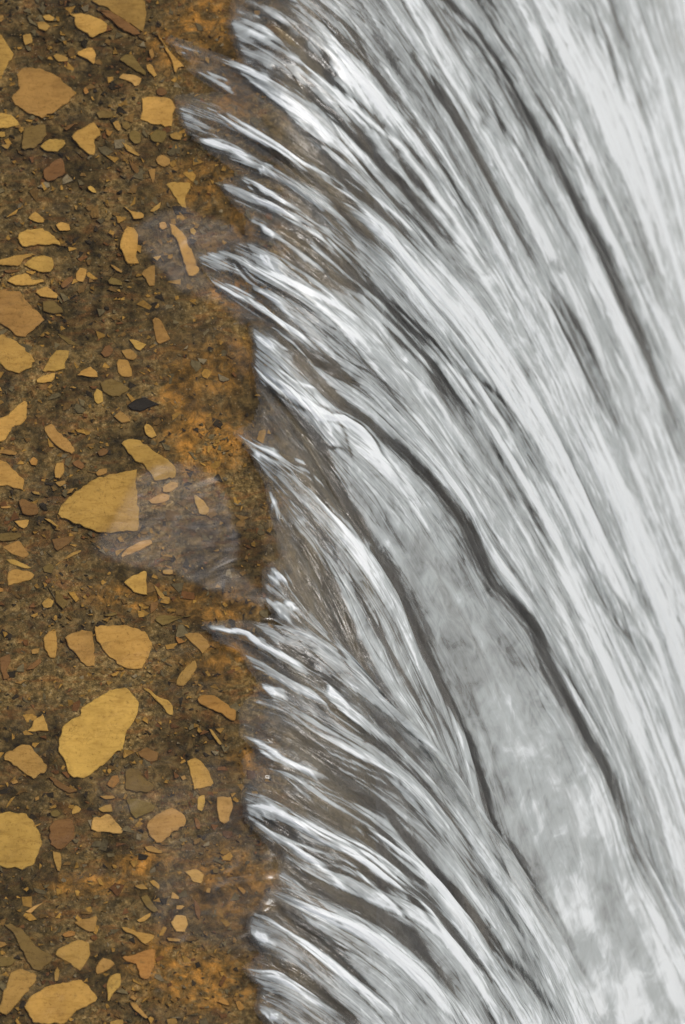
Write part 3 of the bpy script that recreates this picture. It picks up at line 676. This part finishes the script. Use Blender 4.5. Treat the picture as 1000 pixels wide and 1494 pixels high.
B = [[(320,898),(440,920),(504,960),(560,1016),(620,1072),(664,1120),(712,1190),(760,1255),(810,1330),(850,1410),(885,1494),(910,1560)],
     [(285,908),(360,930),(412,960),(468,994),(520,1032),(580,1087),(640,1152),(700,1232),(760,1322),(810,1412),(850,1500),(880,1580)],
     [(335,1026),(410,1050),(460,1080),(520,1118),(584,1165),(640,1220),(700,1300),(750,1380),(800,1480),(830,1560)],
     [(335,1104),(412,1134),(476,1178),(540,1218),(600,1268),(650,1320),(700,1385),(750,1460),(790,1540)],
     [(335,1158),(420,1198),(480,1230),(528,1254),(580,1298),(628,1334),(680,1395),(720,1455),(760,1530)],
     [(340,1200),(430,1270),(476,1295),(530,1330),(580,1370),(630,1420),(680,1490),(720,1570)],
     [(350,1270),(460,1330),(524,1362),(575,1400),(620,1445),(660,1500),(700,1580)],
     [(345,1325),(436,1378),(500,1430),(556,1475),(600,1530),(640,1600)],
     [(340,1404),(412,1432),(460,1460),(515,1500),(570,1560),(610,1620)],
     [(345,1450),(420,1496),(470,1540),(520,1600),(560,1660)],
     [(350,1540),(430,1600),(480,1650),(520,1700)]]
B += [[(u - 4, w + k) for u, w in B[-2]] for k in (190, 330, 500, 700)]
for grp in (A, M, B):                                     # let every stream run on down towards the pool
    for c in grp:
        d = np.subtract(c[-1], c[-2]); d = d / np.hypot(*d); n = 260 if grp is A else 420
        c.append((c[-1][0] + d[0] * n * .8, c[-1][1] + d[1] * n))

# bright strands (points, half width, strength) and dark troughs, where the water runs thick or thin; glints near the lip are painted in as white
LIGHT = [
 ([(340,36),(388,60),(444,108),(496,156),(540,192),(620,272),(680,350)],9,.4),([(352,-6),(400,16),(460,60),(500,100),(580,200),(620,244)],9,.35),
 ([(300,82),(340,92),(380,116),(440,152),(476,176),(516,224),(560,280)],11,.4),([(288,104),(328,128),(368,152)],3,.5),([(244,60),(268,68),(300,80)],3,.5),
 ([(268,147),(316,160),(352,184),(400,216),(444,248),(500,280),(560,336),(600,384),(660,460)],13,.42),
 ([(274,190),(290,202),(310,208),(340,220),(360,236),(382,244)],4,.75),([(380,240),(404,262)],3,.5),
 ([(352,254),(388,280),(440,310)],3,.5),([(326,272),(350,280),(372,288),(428,320),(468,348),(508,384)],7,.42),
 ([(370,322),(412,352),(476,400)],4,.5),([(358,352),(374,368),(394,378),(420,400)],7,.4),
 ([(296,370),(340,376),(368,400),(432,440),(488,480),(544,516)],13,.45),([(545,516),(612,568),(640,600),(700,690)],8,.25),
 ([(304,408),(368,440),(416,476),(468,516)],4,.55),([(370,482),(428,528)],6,.4),
 ([(370,528),(412,568),(460,600),(520,624),(560,676),(610,740)],14,.45),([(440,590),(472,620),(500,660)],6,.3),
 ([(348,636),(370,652),(400,672),(448,704),(488,748),(528,800),(560,860)],9,.5),([(390,716),(400,735),(408,760)],3,.5),([(366,660),(380,672)],3,.4),
 ([(388,832),(410,842),(428,856)],7,.4),([(386,872),(400,885),(420,905)],7,.4),([(404,880),(440,905)],5,.3),
 ([(300,914),(330,922),(360,926),(385,945),(412,960),(440,978),(468,992)],5,.75),([(340,920),(388,938)],3,.5),([(468,992),(496,1020),(540,1060)],5,.3),
 ([(366,910),(440,922),(504,962),(560,1018),(620,1074)],8,.2),([(378,996),(400,1010),(420,1022)],4,.6),
 ([(360,1034),(400,1042),(460,1080),(520,1112),(584,1142),(650,1200)],10,.28),([(354,1072),(384,1088),(415,1108),(448,1124),(475,1150)],4,.65),
 ([(358,1117),(420,1138),(476,1178),(540,1218),(580,1250),(640,1302),(700,1380)],6,.4),
 ([(362,1150),(392,1172),(420,1196),(480,1230),(528,1256),(580,1298),(628,1334),(680,1400),(710,1440)],12,.45),([(362,1176),(400,1190),(450,1215)],5,.35),
 ([(372,1202),(420,1234),(448,1252),(476,1274),(516,1318)],4,.5),
 ([(404,1303),(460,1330),(524,1356),(564,1384),(612,1422),(676,1486)],13,.5),([(364,1356),(380,1370),(404,1384)],5,.4),
 ([(384,1336),(436,1374),(500,1426),(556,1470),(590,1500)],5,.5),([(362,1416),(412,1430),(460,1458),(512,1494)],8,.5),([(378,1470),(420,1496)],6,.5),
 ([(590,150),(630,210),(700,320),(760,420),(820,520)],5,.18),([(780,120),(830,220),(880,330),(930,450)],12,.2),([(640,480),(720,600),(800,740)],4,.2),
 ([(680,420),(760,560),(840,710),(920,890)],5,.18),([(720,700),(800,850),(860,990)],5,.18),
 ([(860,640),(930,800),(1000,960)],22,.18),([(930,60),(990,200),(1020,330)],40,.25),([(940,900),(1000,1060)],25,.15)]
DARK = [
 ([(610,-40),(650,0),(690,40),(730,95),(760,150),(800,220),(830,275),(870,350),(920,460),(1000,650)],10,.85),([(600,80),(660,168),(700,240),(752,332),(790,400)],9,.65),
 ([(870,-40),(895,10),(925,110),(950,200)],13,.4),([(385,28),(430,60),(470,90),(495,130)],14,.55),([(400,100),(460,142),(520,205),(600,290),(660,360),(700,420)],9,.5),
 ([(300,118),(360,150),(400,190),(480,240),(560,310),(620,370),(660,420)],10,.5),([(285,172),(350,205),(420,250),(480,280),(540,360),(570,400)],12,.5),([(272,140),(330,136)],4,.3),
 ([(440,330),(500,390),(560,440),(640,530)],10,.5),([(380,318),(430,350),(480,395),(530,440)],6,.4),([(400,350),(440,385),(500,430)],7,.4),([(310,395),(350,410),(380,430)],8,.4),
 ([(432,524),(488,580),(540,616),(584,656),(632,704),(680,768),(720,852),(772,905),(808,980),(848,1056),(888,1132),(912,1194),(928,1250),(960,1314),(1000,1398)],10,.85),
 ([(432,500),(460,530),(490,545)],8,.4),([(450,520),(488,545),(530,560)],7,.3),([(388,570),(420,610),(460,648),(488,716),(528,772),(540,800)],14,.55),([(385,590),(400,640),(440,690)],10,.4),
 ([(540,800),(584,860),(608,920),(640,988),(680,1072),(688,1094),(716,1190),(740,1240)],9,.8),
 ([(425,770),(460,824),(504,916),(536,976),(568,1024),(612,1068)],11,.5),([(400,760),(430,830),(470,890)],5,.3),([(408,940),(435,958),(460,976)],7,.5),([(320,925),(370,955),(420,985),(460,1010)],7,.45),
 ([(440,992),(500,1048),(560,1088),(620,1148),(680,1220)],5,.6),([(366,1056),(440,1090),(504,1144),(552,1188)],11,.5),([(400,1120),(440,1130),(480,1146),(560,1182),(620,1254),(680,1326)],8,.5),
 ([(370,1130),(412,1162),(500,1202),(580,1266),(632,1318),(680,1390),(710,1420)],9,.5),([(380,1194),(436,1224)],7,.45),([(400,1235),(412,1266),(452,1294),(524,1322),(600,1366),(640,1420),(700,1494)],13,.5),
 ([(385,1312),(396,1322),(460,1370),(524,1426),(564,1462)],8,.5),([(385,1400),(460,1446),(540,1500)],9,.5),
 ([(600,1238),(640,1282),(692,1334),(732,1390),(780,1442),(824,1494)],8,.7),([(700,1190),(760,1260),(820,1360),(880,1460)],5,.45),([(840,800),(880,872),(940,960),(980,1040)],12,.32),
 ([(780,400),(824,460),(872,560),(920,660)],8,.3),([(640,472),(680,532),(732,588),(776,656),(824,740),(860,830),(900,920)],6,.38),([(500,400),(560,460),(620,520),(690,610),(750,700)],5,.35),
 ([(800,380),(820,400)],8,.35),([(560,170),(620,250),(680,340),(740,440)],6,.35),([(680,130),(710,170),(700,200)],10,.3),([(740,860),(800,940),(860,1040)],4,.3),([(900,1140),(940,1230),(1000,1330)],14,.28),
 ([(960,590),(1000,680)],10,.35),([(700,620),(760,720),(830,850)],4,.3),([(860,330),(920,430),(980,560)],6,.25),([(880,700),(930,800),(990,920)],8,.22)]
FIL = []  # thin white threads along the strands, glints painted into the foam
for pts, wd, st in LIGHT:
    if st < .3: continue
    q = smooth_line(pts, 40); tg = np.gradient(q, axis=0); tg /= np.hypot(*tg.T)[:, None]; nn = np.stack([-tg[:, 1], tg[:, 0]], 1)
    for _ in range(7 if wd > 7 else 4):
        a = R.integers(0, 16); b = min(39, a + R.integers(8, 26)); off = R.normal(0, .7 * wd + 3)
        wob = R.normal(0, 1.6, 4); u = np.linspace(0, 3, b - a)
        d = off * np.linspace(.55, 1.15, b - a) + np.interp(u, np.arange(4), wob)
        FIL.append((q[a:b] + nn[a:b] * d[:, None], R.uniform(1.7, 2.6), R.uniform(.3, .7)))
        FIL[-1] = (FIL[-1][0][::max(1, (b - a) // 7)], *FIL[-1][1:])

CALM = [(560,760),(650,780),(715,880),(795,1010),(865,1140),(910,1260),(970,1400),(1010,1520),(860,1520),(800,1380),(735,1220),(695,1110),(645,990),(600,900)]

DFIL = []
for pts, wd, st in DARK + [(l[0], l[1], .3) for l in LIGHT if len(l[0]) > 5]:
    if len(pts) < 4: continue
    q = smooth_line(pts, 60); tg = np.gradient(q, axis=0); tg /= np.hypot(*tg.T)[:, None]; nn = np.stack([-tg[:, 1], tg[:, 0]], 1)
    for _ in range(5):
        a = R.integers(0, 20); b = min(59, a + R.integers(18, 40)); off = R.normal(0, 2.2 * wd + 6)
        d = off * np.linspace(1.0, .8, b - a) + np.interp(np.linspace(0, 3, b - a), np.arange(4), R.normal(0, 1.5, 4))
        DFIL.append(((q[a:b] + nn[a:b] * d[:, None])[::max(1, (b - a) // 9)], R.uniform(1.6, 3.2), R.uniform(.18, .5)))

def build_sheet(name, curves, ns, nt, k, zoff, seed):
    nc = len(curves)
    C = np.stack([smooth_line(c, nt) for c in curves])              # nc, nt, 2
    # spread the rows evenly across the stream, measured halfway down
    mid = C[:, nt // 3]; ln = np.concatenate([[0], np.cumsum(np.hypot(*np.diff(mid, axis=0).T))])
    s = np.linspace(0, ln[-1], ns); fi = np.interp(s, ln, np.arange(nc))
    i = np.clip(np.floor(fi).astype(int), 0, nc - 2); f = (fi - i)[:, None, None]
    p0 = C[np.clip(i - 1, 0, nc - 1)]; p1 = C[i]; p2 = C[i + 1]; p3 = C[np.clip(i + 2, 0, nc - 1)]
    m1 = (p2 - p0) * .5; m2 = (p3 - p1) * .5
    UV = (2*f**3 - 3*f**2 + 1) * p1 + (f**3 - 2*f**2 + f) * m1 + (-2*f**3 + 3*f**2) * p2 + (f**3 - f**2) * m2
    U, W = UV[..., 0], UV[..., 1]
    T = np.concatenate([np.zeros((ns, 1)), np.cumsum(np.hypot(np.diff(U, axis=1), np.diff(W, axis=1)), 1)], 1)
    S = np.repeat(s[:, None], nt, 1)
    # ragged noise: strands wander a little and merge downstream
    Sw = S + 9 * (vn(S / 60, T / 220, seed) - .5) + 4 * (vn(S / 22, T / 120, seed + 1) - .5)
    n1 = vn(Sw / 8.5, T / 190, seed + 2); n2 = vn(Sw / 3.6, T / 120, seed + 3); n3 = vn(Sw / 24, T / 300, seed + 4)
    n4 = fbm(Sw / 15, T / 46, seed + 5, 3); n5 = fbm(Sw / 60, T / 150, seed + 9, 2)
    lo = sdist(U, W, LIP)
    base = (.47 + .33 * sstep(420, 900, U + .05 * (700 - W))) * (.36 + .64 * sstep(0, 150, lo)) 
    amp = 1 - .28 * sstep(600, 1000, U)
    calm = sstep(-10, 30, sdist(U, W, CALM))
    # smooth ribbons, each a little thicker or thinner than its neighbours, with a bright ridge on one flank and a groove on the other
    def ribbons(wd, sd, wander):
        q = S / wd + wander * (vn(S / 130, T / 480, sd) - .5) + .10 * wander * (vn(S / 40, T / 110, sd + 1) - .5)
        i = np.floor(q); f = q - i
        lev = vn(i * 7.37 + .5, T / 330 + i * 3.1, sd + 2)
        soft = sstep(0, .16, f) * sstep(1, .84, f)
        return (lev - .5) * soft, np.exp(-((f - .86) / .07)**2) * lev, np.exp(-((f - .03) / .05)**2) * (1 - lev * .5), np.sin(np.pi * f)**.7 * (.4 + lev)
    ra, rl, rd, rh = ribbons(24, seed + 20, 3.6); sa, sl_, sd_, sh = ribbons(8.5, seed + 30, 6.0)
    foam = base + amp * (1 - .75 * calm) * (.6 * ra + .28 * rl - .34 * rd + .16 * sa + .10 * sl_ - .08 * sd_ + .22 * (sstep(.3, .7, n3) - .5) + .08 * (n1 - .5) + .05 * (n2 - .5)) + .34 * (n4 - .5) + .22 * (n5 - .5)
    foam = foam + calm * (.58 * (fbm(U / 48 + T / 300, W / 60, seed + 41, 4) - .5) - .05 + .06 * sstep(1150, 1400, W))
    h = 5 * (n3 - .5) + .8 * (n1 - .5) + 2.4 * (n4 - .5) + (1 - .75 * calm) * (4 * rh + .8 * sh)
    wu = U + 5 * (fbm(S / 30, T / 90, seed + 12, 3) - .5); ww = W + 5 * (fbm(S / 30, T / 70, seed + 16, 3) - .5)
    glint = np.zeros(U.shape)
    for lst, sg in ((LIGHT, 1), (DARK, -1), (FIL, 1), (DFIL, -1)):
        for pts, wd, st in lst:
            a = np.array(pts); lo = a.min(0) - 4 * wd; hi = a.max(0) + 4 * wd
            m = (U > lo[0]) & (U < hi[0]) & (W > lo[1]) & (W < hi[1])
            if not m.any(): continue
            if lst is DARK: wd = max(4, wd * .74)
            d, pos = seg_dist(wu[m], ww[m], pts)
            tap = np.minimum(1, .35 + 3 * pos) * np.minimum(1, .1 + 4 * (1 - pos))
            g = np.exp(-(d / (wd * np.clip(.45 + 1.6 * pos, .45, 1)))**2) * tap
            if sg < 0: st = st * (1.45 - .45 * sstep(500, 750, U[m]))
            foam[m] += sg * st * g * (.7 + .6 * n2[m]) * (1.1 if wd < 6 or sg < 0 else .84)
            if lst is not DFIL: h[m] += sg * min(wd, 11) * (.5 if sg > 0 else .7) * g
            if sg > 0 and st >= .4: glint[m] = np.maximum(glint[m], g)
    foam = np.maximum(foam, .42 * sstep(.6, 1, calm) * sstep(700, 850, W))
    lo = sdist(wu, ww, LIP)
    lip = sstep(-3, 7, lo + 4 * (n2 - .5))
    foam = np.clip(foam, .10, 1.1) * lip
    dx = np.maximum(0, U - CREST) / 1000
    Z = zoff + .0095 - k * dx * dx
    # edges of the sheet round off under themselves
    P = lift(U.reshape(-1), W.reshape(-1), Z.reshape(-1)).reshape(ns, nt, 3)
    ds = np.gradient(P, axis=0); dt = np.gradient(P, axis=1)
    nr = np.cross(ds, dt); nr /= np.linalg.norm(nr, axis=-1, keepdims=True) + 1e-12
    if nr[..., 2].mean() < 0: nr = -nr
    ew = 10.0
    e = np.minimum(S - s[0], s[-1] - S); edge = -np.clip(1 - e / ew, 0, 1)**2 * 12 * sstep(0, .12, dx)
    P = P + nr * ((h * sstep(-6, 25, lo) * sstep(-.02, .06, dx + .02) + edge) * .001)[..., None]
    o = grid_mesh(name, P, keep=lip > .004, attrs=dict(foam=foam, calm=calm), uv=np.stack([Sw + seed * 500, T], -1))
    o["kind"] = "structure"
    return o

FALL = mat_fall()
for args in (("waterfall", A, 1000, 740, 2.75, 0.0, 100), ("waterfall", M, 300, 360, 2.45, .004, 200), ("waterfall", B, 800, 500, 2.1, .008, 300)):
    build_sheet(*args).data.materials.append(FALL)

# pool far below the fall
xs = np.linspace(-.2, 14, 120); ys = np.linspace(-10, 14, 200)
X, Y = np.meshgrid(xs, ys, indexing='ij')
pool = grid_mesh("plunge_pool", np.stack([X, Y, -2.2 + .03 * (fbm(X * 3 + 50, Y * 3 + 50, 90, 3) - .5)], -1))
pool.data.materials.append(mat_pool()); pool["kind"] = "structure"
